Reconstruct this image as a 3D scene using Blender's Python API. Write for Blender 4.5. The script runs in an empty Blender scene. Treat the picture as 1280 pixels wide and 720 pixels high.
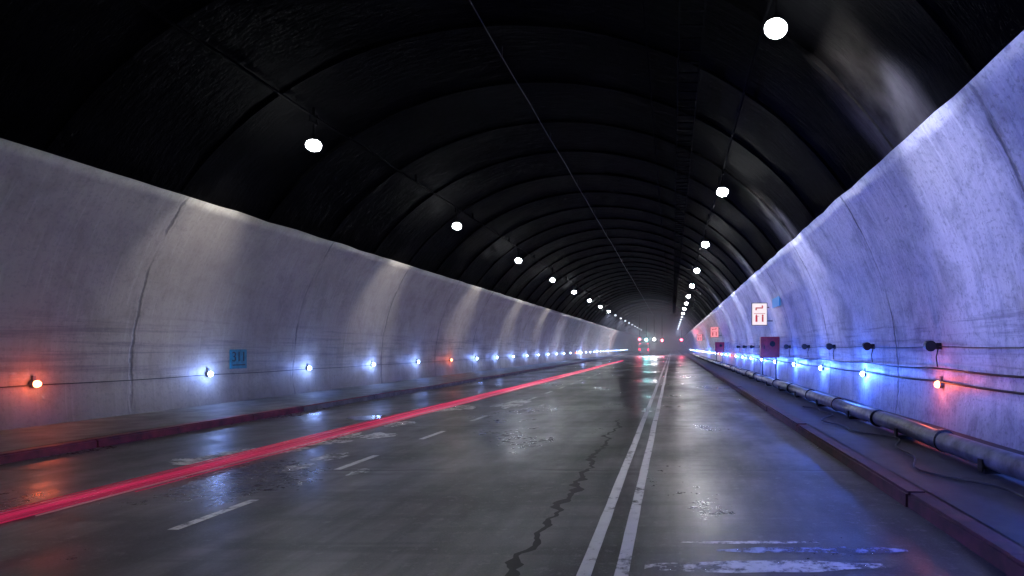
import bpy, bmesh, math, random
from mathutils import Vector, noise
random.seed(7)
S=bpy.context.scene
S.view_settings.view_transform='Standard'; S.view_settings.look='None'; S.view_settings.exposure=0
CX=-3.45; A=8.4; B=7.6; Z0=0.9; WT=4.9; Y0=-24.0; Y1=460.0
# ---------------- helpers
def wx(z,side,d=0.0):
    s=max(-1,min(1,(z-Z0)/B)); return CX+side*(A*math.sqrt(1-s*s)-d)
def new(name,bm,mat=None,parent=None,smooth=False):
    me=bpy.data.meshes.new(name); bm.to_mesh(me); bm.free()
    o=bpy.data.objects.new(name,me); S.collection.objects.link(o)
    if mat: 
        for m in (mat if isinstance(mat,(list,tuple)) else [mat]): me.materials.append(m)
    if smooth:
        for p in me.polygons: p.use_smooth=True
    if parent: o.parent=parent
    return o
def empty(name,loc=(0,0,0)):
    o=bpy.data.objects.new(name,None); o.location=loc; S.collection.objects.link(o); return o
def box(bm,c,s,mi=0,rot=None):
    r=bmesh.ops.create_cube(bm,size=1.0); vs=r['verts']
    for v in vs:
        v.co=Vector((v.co.x*s[0],v.co.y*s[1],v.co.z*s[2]))
        if rot: v.co=rot@v.co
        v.co+=Vector(c)
    for f in set(f for v in vs for f in v.link_faces): f.material_index=mi
    return vs
def tube(bm,p0,p1,r,n=12,mi=0,r2=None):
    p0=Vector(p0);p1=Vector(p1);d=p1-p0
    res=bmesh.ops.create_cone(bm,cap_ends=True,segments=n,radius1=r,radius2=r if r2 is None else r2,depth=d.length)
    q=d.to_track_quat('Z','Y')
    for v in res['verts']: v.co=q@v.co+(p0+p1)/2
    for f in set(f for v in res['verts'] for f in v.link_faces): f.material_index=mi
def ball(bm,c,r,mi=0,sc=(1,1,1)):
    res=bmesh.ops.create_uvsphere(bm,u_segments=16,v_segments=10,radius=r)
    for v in res['verts']: v.co=Vector((v.co.x*sc[0],v.co.y*sc[1],v.co.z*sc[2]))+Vector(c)
    for f in set(f for v in res['verts'] for f in v.link_faces): f.material_index=mi; f.smooth=True
def polytube(bm,pts,r,n=8,mi=0):
    rings=[]
    for i,p in enumerate(pts):
        p=Vector(p); a=Vector(pts[max(0,i-1)]); b=Vector(pts[min(len(pts)-1,i+1)])
        q=(b-a).to_track_quat('Z','Y'); rr=r(p.y) if callable(r) else r
        rings.append([bm.verts.new(p+q@Vector((rr*math.cos(k*2*math.pi/n),rr*math.sin(k*2*math.pi/n),0))) for k in range(n)])
    for i in range(len(rings)-1):
        for k in range(n):
            f=bm.faces.new((rings[i][k],rings[i][(k+1)%n],rings[i+1][(k+1)%n],rings[i+1][k])); f.material_index=mi; f.smooth=True
# ---------------- node helper
class M:
    def __init__(s,name):
        s.m=bpy.data.materials.new(name); s.m.use_nodes=True; s.t=s.m.node_tree; s.n=s.t.nodes; s.l=s.t.links
        s.b=s.n['Principled BSDF']; s.out=s.n['Material Output']
    def add(s,t,**k):
        n=s.n.new(t)
        for a,v in k.items(): setattr(n,a,v)
        return n
    def link(s,a,b): s.l.new(a,b)
    def noise(s,vec,scale,detail=4,rough=.6,dist=0):
        n=s.add('ShaderNodeTexNoise'); n.inputs['Scale'].default_value=scale; n.inputs['Detail'].default_value=detail
        n.inputs['Roughness'].default_value=rough; n.inputs['Distortion'].default_value=dist; s.link(vec,n.inputs['Vector']); return n.outputs[0]
    def ramp(s,fac,stops):
        r=s.add('ShaderNodeValToRGB'); e=r.color_ramp.elements
        while len(e)<len(stops): e.new(.5)
        for i,(p,c) in enumerate(stops):
            e[i].position=p; e[i].color=(c,c,c,1) if not isinstance(c,tuple) else (*c,1)
        s.link(fac,r.inputs[0]); return r.outputs[0]
    def mp(s,vec,scale=(1,1,1),loc=(0,0,0)):
        n=s.add('ShaderNodeMapping'); n.inputs['Scale'].default_value=scale; n.inputs['Location'].default_value=loc; s.link(vec,n.inputs[0]); return n.outputs[0]
    def mix(s,f,a,b,mode='MIX'):
        n=s.add('ShaderNodeMix',data_type='RGBA',blend_type=mode)
        for sock,v in ((n.inputs[0],f),(n.inputs[6],a),(n.inputs[7],b)):
            if isinstance(v,(int,float)): sock.default_value=v if sock==n.inputs[0] else (v,v,v,1)
            elif isinstance(v,tuple): sock.default_value=(*v,1)
            else: s.link(v,sock)
        return n.outputs[2]
    def math(s,op,a,b=None,c=None):
        n=s.add('ShaderNodeMath',operation=op)
        for i,v in enumerate((a,b,c)):
            if v is None: continue
            if isinstance(v,(int,float)): n.inputs[i].default_value=v
            else: s.link(v,n.inputs[i])
        return n.outputs[0]
    def bump(s,h,st=.3,d=.02):
        n=s.add('ShaderNodeBump'); n.inputs['Strength'].default_value=st; n.inputs['Distance'].default_value=d
        s.link(h,n.inputs['Height']); s.link(n.outputs[0],s.b.inputs['Normal'])
    def set(s,col=None,rough=None,spec=None,metal=None):
        for k,v in (('Base Color',col),('Roughness',rough),('Specular IOR Level',spec),('Metallic',metal)):
            if v is None: continue
            if isinstance(v,tuple): s.b.inputs[k].default_value=(*v,1)
            elif isinstance(v,(int,float)): s.b.inputs[k].default_value=v
            else: s.link(v,s.b.inputs[k])
def obj(m): return m.add('ShaderNodeTexCoord').outputs['Object']
def sep(m,v):
    n=m.add('ShaderNodeSeparateXYZ'); m.link(v,n.inputs[0]); return n.outputs
def simple(name,col,rough=.6,metal=0,var=.25,sc=8,spec=None):
    m=M(name); v=obj(m); n=m.noise(v,sc)
    c=m.mix(m.ramp(n,[(.35,0.0),(.7,1.0)]),tuple(x*(1-var) for x in col),tuple(min(1,x*(1+var)) for x in col))
    m.set(c,rough,spec,metal); m.bump(n,.15,.01); return m.m
def emis(name,col,st):
    m=M(name); m.set((.02,.02,.02),.4); m.b.inputs['Emission Color'].default_value=(*col,1); m.b.inputs['Emission Strength'].default_value=st
    m.m.cycles.emission_sampling='NONE'; return m.m
# ---------------- materials
def wall_mat(name,c0,c1,stain,seed,wet,kk,dk):
    m=M(name); v=obj(m); x,y,z=sep(m,v)
    vo=m.mp(v,(1,1,1),(seed,seed*3,0))
    big=m.noise(vo,.25,4,.6); med=m.noise(vo,1.3,6,.68,.4); fine=m.noise(vo,14,5,.7)
    streak=m.noise(m.mp(vo,(1,3.2,.22)),1.6,5,.7,.3)
    streak2=m.noise(m.mp(vo,(1,9,.35)),1.3,4,.6,.2)
    hor=m.noise(m.mp(vo,(1,.25,7)),1.2,5,.65,.3)
    c=m.mix(m.ramp(big,[(.3,0.),(.7,1.)]),c0,c1)
    c=m.mix(m.math('MULTIPLY',m.ramp(streak,[(.48,0.),(.68,1.)]),.55*kk),c,stain)
    c=m.mix(m.math('MULTIPLY',m.ramp(streak2,[(.55,0.),(.72,1.)]),.45*kk),c,(.7,.7,.72) if seed>5 else (.55,.52,.46))
    c=m.mix(m.math('MULTIPLY',m.ramp(med,[(.48,0.),(.64,1.)]),.5*dk),c,tuple(q*.38 for q in c0))
    c=m.mix(m.math('MULTIPLY',m.ramp(fine,[(.52,0.),(.64,1.)]),.5*dk),c,(.08,.08,.1))
    band=m.math('MULTIPLY',m.ramp(m.math('DIVIDE',z,5.0),[(.15,0.),(.2,1.),(.40,1.),(.48,0.)]),m.ramp(hor,[(.5,0.),(.64,1.)]))
    c=m.mix(m.math('MULTIPLY',band,.6*(.4+.6*kk)),c,(.08,.08,.11))
    wob=m.math('MULTIPLY',m.math('SUBTRACT',m.noise(vo,1.1,4),.5),.35)
    yy=m.math('ADD',m.math('ADD',y,wob),602.0-4+3)
    fr=m.math('ABSOLUTE',m.math('SUBTRACT',m.math('FRACT',m.math('DIVIDE',yy,6.0)),.5))
    jt=m.ramp(fr,[(0.0,1.),(.003,1.),(.008,0.)])
    jmask=m.math('MULTIPLY',jt,m.ramp(m.noise(vo,.7,3),[(.42,.15),(.56,1.)]))
    c=m.mix(m.math('MULTIPLY',jmask,.45+.45*kk),c,(.02,.02,.025))
    seep=m.math('MULTIPLY',m.ramp(fr,[(0.,1.),(.04,0.)]),m.ramp(m.noise(m.mp(vo,(1,5,.8)),1.5,5,.7),[(.5,0.),(.58,1.)]))
    c=m.mix(m.math('MULTIPLY',seep,.65*kk),c,(.04,.04,.05))
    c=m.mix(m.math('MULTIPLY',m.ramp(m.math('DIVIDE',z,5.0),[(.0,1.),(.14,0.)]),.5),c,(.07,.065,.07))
    r=m.ramp(m.math('ADD',m.math('MULTIPLY',med,.6),m.math('MULTIPLY',hor,.4)),[(.35,wet),(.65,wet+.35)])
    m.set(c,r,.55)
    h=m.math('SUBTRACT',m.math('ADD',m.math('ADD',m.math('MULTIPLY',med,1.0),m.math('MULTIPLY',fine,.25)),m.math('MULTIPLY',streak,.6)),m.math('MULTIPLY',jmask,1.2))
    m.bump(h,.6*(.3+.7*dk),.035); return m.m
mWL=wall_mat('left_wall_concrete',(.30,.275,.23),(.38,.35,.295),(.21,.195,.165),3.0,.36,.6,.5)
mWR=wall_mat('right_wall_concrete',(.35,.35,.39),(.56,.55,.58),(.2,.2,.28),11.0,.26,1.0,1.0)
m=M('soot_black_lining'); v=obj(m); x,y,z=sep(m,v); n1=m.noise(v,.5,5,.65); n2=m.noise(m.mp(v,(1,4,1)),1.5,5,.7)
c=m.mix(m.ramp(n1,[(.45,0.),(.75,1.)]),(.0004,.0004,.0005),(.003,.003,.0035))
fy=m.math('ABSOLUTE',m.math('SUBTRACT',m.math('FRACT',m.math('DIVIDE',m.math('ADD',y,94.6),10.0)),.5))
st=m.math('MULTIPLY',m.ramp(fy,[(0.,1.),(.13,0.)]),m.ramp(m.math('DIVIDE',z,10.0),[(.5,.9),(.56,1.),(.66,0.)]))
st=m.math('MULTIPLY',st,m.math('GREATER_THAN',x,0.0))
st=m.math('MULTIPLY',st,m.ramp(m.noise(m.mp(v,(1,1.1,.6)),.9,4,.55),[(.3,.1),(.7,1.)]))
c=m.mix(m.math('MULTIPLY',st,.85),c,(.26,.24,.22))  # lamplight on the lining beside each right-row lamp, painted into the colour
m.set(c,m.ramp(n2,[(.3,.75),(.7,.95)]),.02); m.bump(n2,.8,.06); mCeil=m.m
m=M('asphalt'); v=obj(m); x,y,z=sep(m,v)
big=m.noise(m.mp(v,(1,.35,1)),.6,5,.62,.5); tr=m.noise(m.mp(v,(2.2,.12,1)),1.2,5,.6); fine=m.noise(v,60,3,.7); grit=m.noise(v,9,6,.75); cross=m.noise(m.mp(v,(.12,2.2,1)),1.4,5,.6,.4)
c=m.mix(m.ramp(big,[(.4,0.),(.58,1.)]),(.022,.0215,.023),(.11,.105,.108))
c=m.mix(m.math('MULTIPLY',m.ramp(tr,[(.42,0.),(.58,1.)]),.7),c,(.012,.012,.014))
c=m.mix(m.math('MULTIPLY',m.ramp(cross,[(.5,0.),(.6,1.)]),.7),c,(.012,.012,.014))
c=m.mix(m.math('MULTIPLY',m.ramp(grit,[(.54,0.),(.66,1.)]),.55),c,(.18,.178,.18))
c=m.mix(m.math('MULTIPLY',m.ramp(fine,[(.5,0.),(.75,1.)]),.45),c,(.16,.16,.165))
wob=m.math('MULTIPLY',m.math('SUBTRACT',m.noise(v,1.5,5),.5),.3)
fr=m.math('ABSOLUTE',m.math('SUBTRACT',m.math('FRACT',m.math('DIVIDE',m.math('ADD',m.math('ADD',y,wob),601.2),4.6)),.5))
jt=m.math('MULTIPLY',m.ramp(fr,[(0.,1.),(.006,1.),(.014,0.)]),m.ramp(m.noise(v,.5,3),[(.42,.0),(.55,1.)]))
c=m.mix(m.math('MULTIPLY',jt,.95),c,(.004,.004,.005))
wet=m.ramp(m.noise(m.mp(v,(1,.5,1)),.45,5,.6),[(.38,0.),(.6,1.)])
r=m.mix(wet,.52,m.ramp(grit,[(.3,.2),(.7,.36)]))
m.set(c,r,.5); m.bump(m.math('SUBTRACT',m.math('ADD',m.math('MULTIPLY',grit,.45),m.math('MULTIPLY',fine,.3)),m.math('MULTIPLY',jt,2.)),.24,.01); mRoad=m.m
def paint(name,col,lo,hi):
    m=M(name); v=obj(m); n=m.noise(v,7,6,.75); n2=m.noise(v,1.2,5); 
    k=m.math('ADD',m.math('MULTIPLY',n,.65),m.math('MULTIPLY',n2,.35))
    m.set(m.mix(n,tuple(q*.6 for q in col),col),.55); m.bump(n,.3,.006)
    tr=m.add('ShaderNodeBsdfTransparent'); mx=m.add('ShaderNodeMixShader')
    m.link(m.ramp(k,[(lo,0.),(hi,1.)]),mx.inputs[0]); m.link(tr.outputs[0],mx.inputs[1]); m.link(m.b.outputs[0],mx.inputs[2]); m.link(mx.outputs[0],m.out.inputs[0]); return m.m
mLine=paint('worn_white_paint',(.78,.78,.79),.34,.46)
mDash=paint('very_worn_white_paint',(.8,.8,.8),.36,.5)
mPatch=paint('patchy_white',(.8,.8,.8),.42,.54)
mBluePatch=paint('blue_lit_worn_paint',(.38,.46,.75),.43,.55)  # blue light on the worn strip, put into the paint colour
mWalkR=simple('dark_pavement',(.024,.022,.025),.65,0,.5,3)
mWalkL=simple('concrete_pavement',(.13,.128,.125),.65,0,.4,2.2)
mCurbR=simple('dark_red_kerb',(.055,.011,.014),.65,0,.6,4)
mCurbL=simple('red_kerb_paint',(.17,.018,.022),.55,0,.6,3.5)
mCurbG=simple('grey_kerb',(.12,.115,.12),.6,0,.4,3)
mPipe=simple('pipe_coating',(.1,.1,.12),.36,.1,.6,5)
mDark=simple('black_metal',(.02,.02,.023),.45,.6)
mBlackM=simple('matt_black_metal',(.0015,.0015,.0018),.9,0,.2,8,.02)
mCable=simple('black_cable',(.012,.012,.014),.5)
mGrey=simple('grey_metal',(.16,.16,.17),.4,.7)
mRed=simple('red_enamel',(.4,.012,.03),.35)
mTar=simple('tar_crack',(.003,.003,.0035),.6)
mWhiteE=emis('cool_white_lens',(.93,.96,1.0),160)
mWhiteF=emis('dim_white_lens',(.8,.86,1.0),2)
mBlueE=emis('blue_white_led',(.42,.62,1.0),45)
mOrE=emis('orange_led',(1.,.24,.09),16)
mSignW=emis('sign_lit_face',(1.,.88,.92),.95)
mSignP=emis('sign_lit_pink_face',(1.,.35,.4),.9)
mSignR=emis('sign_red_symbol',(.8,.01,.03),.55)
mSignB=emis('sign_blue_face',(.03,.25,.85),.6)
mTeal=simple('teal_sign_paint',(.01,.2,.26),.4)
mTealL=simple('dark_sign_lettering',(.006,.012,.016),.45)
mBack=simple('ground_soil',(.06,.055,.05),.9)
# ---------------- ground & road
def strip(name,x0,x1,y0,y1,z,mat,parent=None,nx=1,ny=1):
    bm=bmesh.new(); g=[[bm.verts.new((x0+(x1-x0)*i/nx,y0+(y1-y0)*j/ny,z)) for i in range(nx+1)] for j in range(ny+1)]
    for j in range(ny):
        for i in range(nx): bm.faces.new((g[j][i],g[j][i+1],g[j+1][i+1],g[j+1][i]))
    return new(name,bm,mat,parent)
strip('ground',-1500,1500,-1500,1500,-.3,mBack)
KL=-9.15; KR=2.35
strip('road',KL-.1,KR+.1,Y0,Y1,0,mRoad)
def pave(name,xi,xo,h,mk,mk2,mw,ysplit):
    p=empty(name); sgn=1 if xo>xi else -1; cw=.22
    bm=bmesh.new(); y=Y0
    while y<150:
        L=1.9 if y<60 else 6; dx=random.uniform(-.012,.012); dz=random.uniform(-.008,.008)
        vs=box(bm,(xi+sgn*cw/2+dx,y+L/2,(h+dz)/2-.03),(cw,L-.012,h+dz+.06),0 if y<ysplit else 1)
        y+=L
    box(bm,(xi+sgn*cw/2,(150+Y1)/2,h/2-.03),(cw,Y1-150,h+.06),1)
    bmesh.ops.bevel(bm,geom=[e for e in bm.edges if abs((e.verts[0].co-e.verts[1].co).y)>1 ],offset=.025,segments=2,affect='EDGES')
    new('kerb',bm,[mk,mk2],p)
    a,b=sorted((xi+sgn*(cw+.004),xo)); 
    bm=bmesh.new(); ys=[Y0+i*1.0 for i in range(90)]+[66+i*12 for i in range(0,34)]
    rows=[]
    for yy in ys:
        rows.append([bm.verts.new((a+(b-a)*i/5,yy,h-.006+.012*(noise.noise(Vector((i*1.3,yy*.5,xi)))))) for i in range(6)])
    for j in range(len(rows)-1):
        for i in range(5): bm.faces.new((rows[j][i],rows[j][i+1],rows[j+1][i+1],rows[j+1][i]))
    new('pavement_slab',bm,mw,p,True)
pave('pavement',KL,CX-A-.1,.14,mCurbL,mCurbG,mWalkL,15.5)
pave('pavement',KR,CX+A+.1,.15,mCurbR,mCurbR,mWalkR,999)
# ---------------- walls and vault
ys=[];y=Y0
while y<70: ys.append(y); y+=.6
while y<Y1: ys.append(y); y+=5
ys.append(Y1)
def wall(side,mat):
    bm=bmesh.new(); rows=[]
    for y in ys:
        r=[]
        for k in range(25):
            z=-.05+(WT+.05)*k/24
            n=noise.noise(Vector((side*7,y*.22,z*.35)))*.035+noise.noise(Vector((side*7,y*1.1,z*1.2)))*.012
            if k==24: z+=noise.noise(Vector((side*3,y*.8,0)))*.03
            r.append(bm.verts.new((wx(z,side,n),y,z)))
        z=WT+.01
        r.append(bm.verts.new((wx(z,side,-.35),y,z+.03)))
        rows.append(r)
    for j in range(len(rows)-1):
        for k in range(25):
            f=bm.faces.new((rows[j][k],rows[j+1][k],rows[j+1][k+1],rows[j][k+1])); f.smooth=k<24
    return new('tunnel_wall',bm,mat)
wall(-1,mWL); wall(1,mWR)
bm=bmesh.new(); rows=[]; AV=A+.16; BV=B+.16
t0=math.asin((WT-.1-Z0)/BV); NA=44
def vp(t,d=0): return (CX+(AV-d)*math.cos(t), Z0+(BV-d)*math.sin(t))
for y in ys:
    r=[]
    for k in range(NA+1):
        t=t0+(math.pi-2*t0)*k/NA; d=noise.noise(Vector((k*.5,y*.4,9)))*.05; X,Z=vp(t,d); r.append(bm.verts.new((X,y,Z)))
    rows.append(r)
for j in range(len(rows)-1):
    for k in range(NA):
        f=bm.faces.new((rows[j][k],rows[j+1][k],rows[j+1][k+1],rows[j][k+1])); f.smooth=True
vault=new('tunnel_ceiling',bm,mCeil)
bm=bmesh.new()
y=-22
while y<260:
    prev=None
    for k in range(NA+1):
        t=t0+.03+(math.pi-2*t0-.06)*k/NA
        o1=vp(t,-.05); i1=vp(t,.06)
        ring=[bm.verts.new((o1[0],y-.1,o1[1])),bm.verts.new((i1[0],y-.08,i1[1])),bm.verts.new((i1[0],y+.08,i1[1])),bm.verts.new((o1[0],y+.1,o1[1]))]
        if prev:
            for q in range(3): bm.faces.new((prev[q],prev[q+1],ring[q+1],ring[q]))
        prev=ring
    y+=3.0 if y<90 else 6
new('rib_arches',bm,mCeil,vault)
def conduit(X,r,name,drop=.18,mat=mCable):
    s=(X-CX)/AV; z=Z0+BV*math.sqrt(1-s*s)-drop
    bm=bmesh.new(); pts=[]; y=Y0
    while y<300: pts.append((X+noise.noise(Vector((X,y*.1,0)))*.04,y,z-.04*abs(math.sin(y*math.pi/6)))); y+=1.5 if y<80 else 6
    polytube(bm,pts,r,6)
    y=-21
    while y<120: box(bm,(X,y,z+drop/2),(.04,.04,drop+.1)); y+=6
    new(name,bm,mat)
conduit(-4.0,.013,'ceiling_cable',.18,mCable); conduit(-.55,.02,'ceiling_cable',.2,mBlackM); conduit(1.54,.03,'ceiling_cable',.18,mBlackM); conduit(-8.4,.03,'ceiling_cable',.18,mBlackM)
bm=bmesh.new(); Xc=.35; s=(Xc-CX)/AV; zc=Z0+BV*math.sqrt(1-s*s)-.45
for dx in (-.22,.22): box(bm,(Xc+dx,130,zc),(.03,2*(130-Y0),.08))
y=Y0
while y<110: box(bm,(Xc,y,zc-.02),(.41,.05,.03)); y+=.5
y=-22
while y<150:
    for dx in (-.22,.22): box(bm,(Xc+dx,y,zc+.3),(.03,.04,.6))
    y+=3
new('cable_tray',bm,mBlackM)
# ---------------- markings
def marking(name,x,w,y0,y1,mat,jit=.012):
    bm=bmesh.new(); prev=None; y=y0; n=0
    while True:
        o=noise.noise(Vector((x,y*.35,0)))*jit; ww=w*(1+noise.noise(Vector((x*5,y*2.1,4)))*.12)
        c=(bm.verts.new((x+o-ww/2,y,.004)),bm.verts.new((x+o+ww/2,y,.004)))
        if prev: bm.faces.new((prev[0],prev[1],c[1],c[0]))
        prev=c
        if y>=y1: break
        y=min(y1,y+(.25 if y<30 else 3))
    return new(name,bm,mat)
marking('centre_line',-.62,.1,Y0,Y1,mLine); marking('centre_line',-.36,.1,Y0,Y1,mLine)
lane=empty('lane_dashes')
for k in range(-4,40):
    yc=6.15+k*2.75
    o=marking('dash',-4.36+(random.uniform(-.03,.03)),.1,yc-.55,yc+.55,mDash); o.parent=lane
def blob(name,cx,cy,rx,ry,z,mat,seed,parent=None):
    bm=bmesh.new(); n=48; c=bm.verts.new((cx,cy,z)); vs=[]
    for i in range(n):
        a=i*2*math.pi/n; q=1+.55*noise.noise(Vector((math.cos(a)*1.6+seed,math.sin(a)*1.6,seed)))+.15*noise.noise(Vector((math.cos(a)*6+seed,math.sin(a)*6,seed)))
        vs.append(bm.verts.new((cx+rx*q*math.cos(a),cy+ry*q*math.sin(a),z)))
    for i in range(n): bm.faces.new((c,vs[i],vs[(i+1)%n]))
    return new(name,bm,mat,parent)
pp=empty('pale_road_patches')  # irregular pale patches with broken edges on the left lanes
for i,(px,py,rx,ry) in enumerate([(265,575,.5,.35),(300,568,.45,.35),(345,562,.5,.3),(400,552,.5,.5),(428,546,.25,.5),(375,584,.18,.25),(415,571,.2,.3),(450,590,.12,.2),(640,505,.4,1.2),(470,545,.3,.4),(560,510,.6,1.0),(500,530,.3,.5)]):
    Y=1280/(py-434); X=(px-840)*Y/800
    blob('patch_%d'%(i+1),X,Y,rx,ry,.004,mPatch,i*3.1,pp)
def tstrip(nm,x0,x1,y,w,mat):
    bm=bmesh.new(); prev=None; n=24
    for i in range(n+1):
        x=x0+(x1-x0)*i/n; ww=w*(.65+.5*noise.noise(Vector((x*2,y*9,1)))); ww*=min(1,.35+3*min(i,n-i)/n)
        o=.04*noise.noise(Vector((x*1.3,y,7)))
        c=(bm.verts.new((x,y-ww/2+o,.004)),bm.verts.new((x,y+ww/2+o,.004)))
        if prev: bm.faces.new((prev[0],c[0],c[1],prev[1]))
        prev=c
    new(nm,bm,mat)
tstrip('stop_line',-.2,1.55,4.66,.38,mPatch); tstrip('stop_line',.35,1.85,5.04,.26,mBluePatch); tstrip('stop_line',.05,1.2,5.24,.1,mPatch)
bm=bmesh.new(); prev=None; y=4.0
while y<14.2:
    x=-1.12+.13*noise.noise(Vector((0,y*.9,2)))+.1*noise.noise(Vector((0,y*3,5)))+.05*noise.noise(Vector((0,y*9,5))); w=(.02+.1*abs(noise.noise(Vector((3,y*3.7,1)))))*(1 if y<11 else .8)
    c=(bm.verts.new((x-w,y,.003)),bm.verts.new((x+w,y,.003)))
    if prev: bm.faces.new((prev[0],prev[1],c[1],c[0]))
    prev=c; y+=.05
new('road_crack',bm,mTar)
m=M('puddle_water'); v=obj(m); m.set((.012,.012,.015),.06); m.bump(m.noise(v,6,3),.05,.004); mPud=m.m
blob('puddle',-6.95,14.5,.35,.4,.005,mPud,4.4)
# tail-light trail of passing traffic, put in as glowing cords on the left lane
def trailmat(nm,col,k):
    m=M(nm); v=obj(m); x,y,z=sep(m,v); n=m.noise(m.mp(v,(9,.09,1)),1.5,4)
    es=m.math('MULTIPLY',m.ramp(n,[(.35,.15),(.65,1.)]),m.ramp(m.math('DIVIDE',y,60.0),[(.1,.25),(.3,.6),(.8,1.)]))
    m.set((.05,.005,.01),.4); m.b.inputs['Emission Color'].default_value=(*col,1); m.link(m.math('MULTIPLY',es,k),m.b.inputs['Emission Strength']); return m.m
mTrail=trailmat('red_trail_glow',(1,.04,.16),1.5); mTrail2=trailmat('pale_trail_glow',(1,.45,.52),1.2); mTrail2.cycles.emission_sampling='NONE'
rs=empty('tail_light_trail')
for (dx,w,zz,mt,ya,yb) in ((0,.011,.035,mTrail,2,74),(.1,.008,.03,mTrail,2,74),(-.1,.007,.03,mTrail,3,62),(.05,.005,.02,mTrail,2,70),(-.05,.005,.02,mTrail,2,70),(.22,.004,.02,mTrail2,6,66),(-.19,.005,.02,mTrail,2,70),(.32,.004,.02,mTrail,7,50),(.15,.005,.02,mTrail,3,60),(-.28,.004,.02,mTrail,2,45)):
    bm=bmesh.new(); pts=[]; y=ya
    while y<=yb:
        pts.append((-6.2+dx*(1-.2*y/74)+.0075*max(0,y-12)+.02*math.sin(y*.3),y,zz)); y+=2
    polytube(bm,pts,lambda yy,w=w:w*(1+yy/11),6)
    new('trail_strand',bm,mt,rs)
# ---------------- lamps
def spot(name,loc,tgt,W,col,ang,blend,parent,size=.15):
    l=bpy.data.lights.new(name,'SPOT'); l.energy=W; l.color=col; l.spot_size=math.radians(ang); l.spot_blend=blend; l.shadow_soft_size=size
    o=bpy.data.objects.new(name,l); S.collection.objects.link(o); o.parent=parent; o.location=loc
    d=Vector(tgt)-Vector(loc); o.rotation_euler=d.to_track_quat('-Z','Y').to_euler(); return o
def lampmesh(mat):
    b=bmesh.new()
    ball(b,(0,0,0),.15,1,(1.12,1,.9)); tube(b,(0,0,.11),(0,0,.18),.1,18,0,.06)
    box(b,(0,0,.35),(.03,.03,.34)); box(b,(0,0,.53),(.05,.3,.04)); 
    for sy in (-.14,.14): box(b,(0,sy,.64),(.03,.03,.22))
    me=bpy.data.meshes.new('lamp_body'); b.to_mesh(me); b.free(); me.materials.append(mBlackM); me.materials.append(mat); return me
meN=lampmesh(mWhiteE); meF=lampmesh(mWhiteF)
def lamp(side,X,Y):
    e=empty('tunnel_lamp',(X,Y,6.33)); o=bpy.data.objects.new('lamp_head',meN if Y<90 else meF); S.collection.objects.link(o); o.parent=e
    if -10<Y<58:
        spot('wall_wash',(0,0,-.22),(side*2.7,0,-2.6 if side<0 else -2.1),380 if side<0 else 900,(1,.98,.97) if side<0 else (.55,.6,1),58,.9,e,.1)
    if Y<58:
        if side<0: spot('cross_flood',(0,0,-.24),(12.8,0,-3.0),6800,(.16,.22,1.0),52,.6,e)
        else: spot('cross_flood',(0,0,-.24),(-12.6,0,-3.6),430,(1,.95,.88),56,.7,e)
        if Y>0: spot('road_flood',(0,0,-.24),(-side*2.2,0,-6),430,(1,.95,.92),92,.9,e)
    elif Y<200:
        if int(Y)%20<10: spot('road_flood',(0,0,-.24),(-side*.4,0,-6),1700,(.6,.66,1.0),130,.8,e)
for k in range(-1,18): lamp(-1,-8.4,5+10*k)
for k in range(0,18): lamp(1,1.54,-.5+10*k)
# wall LED lights
def led(side,Y,orange,idx):
    X=wx(.92,side,.08); bm=bmesh.new()
    tube(bm,(side*.07,0,0),(0,0,0),.075,14,0,.065); ball(bm,(-side*.01,0,0),.066,1); box(bm,(side*.05,0,.1),(.04,.05,.1))
    o=new('wall_light',bm,[mGrey,mOrE if orange else mBlueE]); o.location=(X,Y,.92)
    if (0<Y<70) or (70<Y<150 and idx%4==0):
        l=bpy.data.lights.new('glow','POINT'); l.shadow_soft_size=.08
        if orange: l.energy=12 if side<0 else 20; l.color=(1,.14,.05)
        else: l.energy=(125 if side>0 else 34)*(1 if Y<70 else 5); l.color=(.05,.16,1.0) if side>0 else (.22,.36,1.0)
        q=bpy.data.objects.new('glow',l); S.collection.objects.link(q); q.parent=o; q.location=(-side*.22,0,0)
for k in range(-3,36):
    led(-1,11.85+4.45*k,k in(0,5,15),k); led(1,11.7+4.6*k,k in(0,9,12,20),k)
def wcable(side,z,r,d,sag,mat,name='wall_cable'):
    bm=bmesh.new(); pts=[];y=Y0
    while y<260:
        ph=abs(math.sin((y-11.8)*math.pi/4.5)); zz=z-sag*ph; pts.append((wx(zz,side,d),y,zz)); y+=.75 if y<70 else 5
    polytube(bm,pts,r,6); new(name,bm,mat)
wcable(-1,.90,.010,.035,.02,mCable); wcable(1,.98,.02,.06,.03,mCable); wcable(1,1.22,.02,.06,.04,mDark); wcable(1,1.62,.01,.05,.03,mCable)
bm=bmesh.new(); PX=3.72; PZ=.32
pts=[(PX+.02*math.sin(y*.7),y,PZ+.012*math.sin(y*1.3)) for y in [Y0+i*1.5 for i in range(190)]]
polytube(bm,pts,.13,20)
y=-22
while y<150:
    tube(bm,(PX,y-.05,PZ),(PX,y+.05,PZ),.148,20,0); tube(bm,(PX,y-.075,PZ),(PX,y-.06,PZ),.156,20,1);
    box(bm,(PX,y+1.4,.17),(.28,.14,.06),1); box(bm,(PX-.15,y+1.4,.24),(.03,.1,.14),1); box(bm,(PX+.15,y+1.4,.24),(.03,.1,.14),1)
    y+=2.8
new('water_pipe',bm,[mPipe,mDark])
bm=bmesh.new(); pts=[(3.2+.22*math.sin(t*.9)+.1*math.sin(t*2.3),4.5+t*.62,.175+.01*math.sin(t)) for t in [i*.3 for i in range(60)]]
polytube(bm,pts,.014,6); new('cable_on_pavement',bm,mCable)
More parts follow.
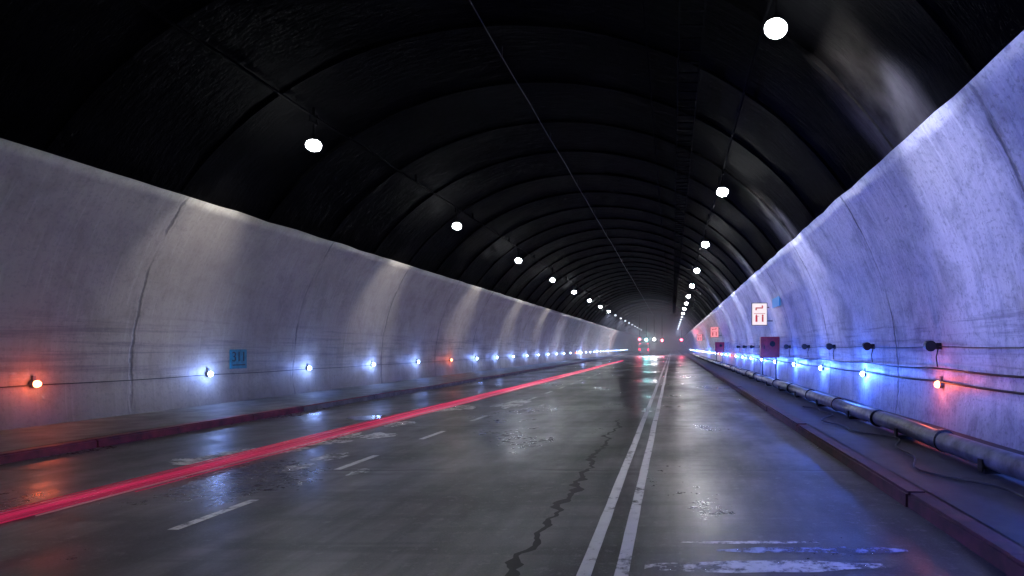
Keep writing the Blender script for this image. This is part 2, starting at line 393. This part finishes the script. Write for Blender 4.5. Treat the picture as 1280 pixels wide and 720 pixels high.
for Y in (8.0,11.7,15.5,19.2,22.8,26.4,34,38,42,46):
    X=wx(1.62,1,.0); bm=bmesh.new()
    box(bm,(-.05,0,0),(.1,.1,.12)); tube(bm,(-.08,0,.0),(-.2,-.02,.0),.03,8)
    tube(bm,(-.2,.1,.02),(-.2,-.06,.0),.085,14,0,.1); tube(bm,(-.2,-.06,0),(-.2,-.075,0),.085,14,1)
    polytube(bm,[(-.04,.02,-.06),(-.07,.03,-.2),(-.06,0,-.38)],.012)
    o=new('floodlight',bm,[mDark,mCable]); o.location=(X,Y,1.62)
def signpanel(name,X,Y,Z,w,h,face):
    e=empty(name,(X,Y,Z)); bm=bmesh.new(); box(bm,(0,.05,0),(w,.09,h),0); 
    bmesh.ops.bevel(bm,geom=list(bm.edges),offset=.012,segments=2,affect='EDGES')
    wl=wx(Z,1)-X
    for dz in (-h*.3,h*.3): box(bm,((w/2+wl)/2,.05,dz),(wl-w/2+.1,.04,.04),0)
    new('housing',bm,mDark,e)
    bm=bmesh.new(); box(bm,(0,-.004,0),(w*.93,.012,h*.95)); new('face',bm,face,e)
    return e
def sym(e,w,h,mat):
    bm=bmesh.new(); y=-.014
    box(bm,(-.02*w,y,h*.27),(w*.46,.008,h*.05)); box(bm,(w*.18,y,h*.33),(w*.08,.008,h*.1)); 
    box(bm,(-.22*w,y,h*.22),(w*.08,.008,h*.1)); box(bm,(0,y,h*.02),(w*.72,.006,h*.02))
    box(bm,(-.2*w,y,-h*.2),(w*.12,.008,h*.28)); box(bm,(-.2*w,y,-h*.04),(w*.06,.008,h*.04)); box(bm,(-.1*w,y,-h*.09),(w*.12,.008,h*.02))
    box(bm,(.2*w,y,-h*.22),(w*.1,.008,h*.24)); tube(bm,(.2*w,y-.004,-h*.06),(.2*w,y+.004,-h*.06),w*.06,10)
    new('symbol',bm,mat,e)
e=signpanel('emergency_sign',4.02,29.4,3.12,.72,1.04,mSignW); sym(e,.72,1.04,mSignR)
e=signpanel('emergency_sign',3.98,60,3.02,.8,1.0,mSignP); sym(e,.8,1.0,mSignR)
e=signpanel('emergency_sign',3.98,92,3.0,.8,1.0,mSignP); sym(e,.8,1.0,mSignR)
bm=bmesh.new(); X=wx(3.5,1,.05); box(bm,(X,27.0,3.55),(.05,1.8,.5)); bmesh.ops.bevel(bm,geom=list(bm.edges),offset=.01,segments=2,affect='EDGES'); new('blue_wall_sign',bm,mSignB)
def cabinet(Y):
    e=empty('fire_hose_cabinet',(4.42,Y,1.6)); bm=bmesh.new()
    box(bm,(0,0,0),(.85,.4,.95)); bmesh.ops.bevel(bm,geom=list(bm.edges),offset=.02,segments=2,affect='EDGES'); new('body',bm,mRed,e)
    bm=bmesh.new(); box(bm,(0,-.21,0),(.74,.02,.84)); new('door',bm,mRed,e)
    bm=bmesh.new(); box(bm,(-.28,-.235,0),(.04,.03,.16)); tube(bm,(.1,-.222,.15),(.1,-.235,.15),.13,20); 
    for dx in(-.3,.3): box(bm,(dx,.05,-.95),(.05,.05,.98))
    new('handle_and_legs',bm,mDark,e)
cabinet(29.0); cabinet(59.5)
X=wx(1.28,-1,.05); e=empty('number_sign',(X,17.4,1.28)); bm=bmesh.new(); box(bm,(0,0,0),(.03,.66,.52)); bmesh.ops.bevel(bm,geom=list(bm.edges),offset=.008,segments=2,affect='EDGES'); new('plate',bm,mTeal,e)
def text(body,size,loc,rot,mat,parent):
    c=bpy.data.curves.new('lettering','FONT'); c.body=body; c.size=size; c.align_x='CENTER'; c.align_y='CENTER'; c.extrude=.004
    o=bpy.data.objects.new('lettering',c); S.collection.objects.link(o); c.materials.append(mat); o.location=loc; o.rotation_euler=rot; o.parent=parent
text('311',.38,(.02,0,.05),(math.pi/2,0,math.pi/2),mTealL,e)
bm=bmesh.new(); box(bm,(.018,0,-.16),(.006,.5,.03)); new('underline',bm,mTealL,e)
def van(X,Y):
    e=empty('van',(X,Y,0)); bm=bmesh.new()
    prof=[(0,.35),(0,2.2),(.12,2.45),(3.6,2.45),(4.3,1.5),(5.1,1.25),(5.25,.35)]
    L=[bm.verts.new((-.95,p[0],p[1])) for p in prof]; R=[bm.verts.new((.95,p[0],p[1])) for p in prof]
    n=len(prof)
    for i in range(n): bm.faces.new((L[i],L[(i+1)%n],R[(i+1)%n],R[i]))
    bm.faces.new(L[::-1]); bm.faces.new(R); bmesh.ops.bevel(bm,geom=list(bm.edges),offset=.06,segments=2,affect='EDGES')
    new('body',bm,mGrey,e)
    bm=bmesh.new(); box(bm,(0,-.012,1.8),(1.5,.02,.6)); new('rear_window',bm,mCable,e)
    bm=bmesh.new()
    for sx in(-.84,.84):
        for yy in(.9,4.2): tube(bm,(sx-.1,yy,.34),(sx+.1,yy,.34),.34,18)
    new('wheels',bm,mCable,e)
    bm=bmesh.new()
    for sx in(-.85,.85): box(bm,(sx,-.02,1.1),(.16,.03,.4)); box(bm,(sx*.9,-.03,2.32),(.2,.03,.1))
    new('tail_lights',bm,emis('tail_light',(1,.02,.06),9),e)
van(-5.6,128); van(-7.9,170)
def signal(X,Y,Z,mat,col,W):
    e=empty('traffic_signal',(X,Y,Z)); bm=bmesh.new(); box(bm,(0,.1,0),(.6,.18,.6)); top=Z0+BV*math.sqrt(1-((X-CX)/AV)**2)-Z
    tube(bm,(0,.1,.29),(0,.1,top),.04,8); new('housing',bm,mBlackM,e)
    bm=bmesh.new(); tube(bm,(0,-.03,0),(0,.02,0),.24,20); new('lens',bm,mat,e)
    l=bpy.data.lights.new('signal_glow','POINT'); l.energy=W; l.color=col; l.shadow_soft_size=.2
    q=bpy.data.objects.new('signal_glow',l); S.collection.objects.link(q); q.parent=e; q.location=(0,-.4,0)
mSr=emis('signal_red',(1,.06,.12),14); mSc=emis('signal_cyan',(.3,.95,1),14); mSw=emis('signal_white',(1,.9,.95),20)
for X,Z,mt,cc,W in ((-4.9,3.0,mSc,(.3,.9,1),1400),(-3.4,3.1,mSw,(.9,.9,1),2000),(-1.9,2.9,mSr,(1,.2,.3),500),(-6.2,3.1,mSr,(1,.1,.2),500),(1.8,3.0,mSr,(1,.1,.2),400)): signal(X,122,Z,mt,cc,W)
# damp air far down the tunnel
bm=bmesh.new(); box(bm,(CX,240,4.2),(17.4,320,9.2)); o=new('tunnel_mist',bm)
mm=bpy.data.materials.new('mist'); mm.use_nodes=True; t=mm.node_tree; t.nodes.remove(t.nodes['Principled BSDF'])
vs=t.nodes.new('ShaderNodeVolumeScatter'); vs.inputs['Density'].default_value=.0065; vs.inputs['Anisotropy'].default_value=.2; t.links.new(vs.outputs[0],t.nodes['Material Output'].inputs['Volume']); o.data.materials.append(mm)
# ---------------- world (night)
w=bpy.data.worlds.new("World"); S.world=w; w.use_nodes=True; nt=w.node_tree; bg=nt.nodes['Background']
sky=nt.nodes.new('ShaderNodeTexSky'); sky.sky_type='NISHITA'; sky.sun_disc=False; sky.sun_elevation=math.radians(-6); sky.sun_rotation=0
nt.links.new(sky.outputs[0],bg.inputs[0]); bg.inputs[1].default_value=.02
# ---------------- camera
cd=bpy.data.cameras.new('camera'); cam=bpy.data.objects.new('camera',cd); S.collection.objects.link(cam); S.camera=cam
cam.location=(0,0,1.6); cam.rotation_euler=(math.pi/2,0,0); cd.sensor_width=36; cd.lens=22.5; cd.clip_end=3000
cd.shift_x=-200/1280; cd.shift_y=(434-360)/1280
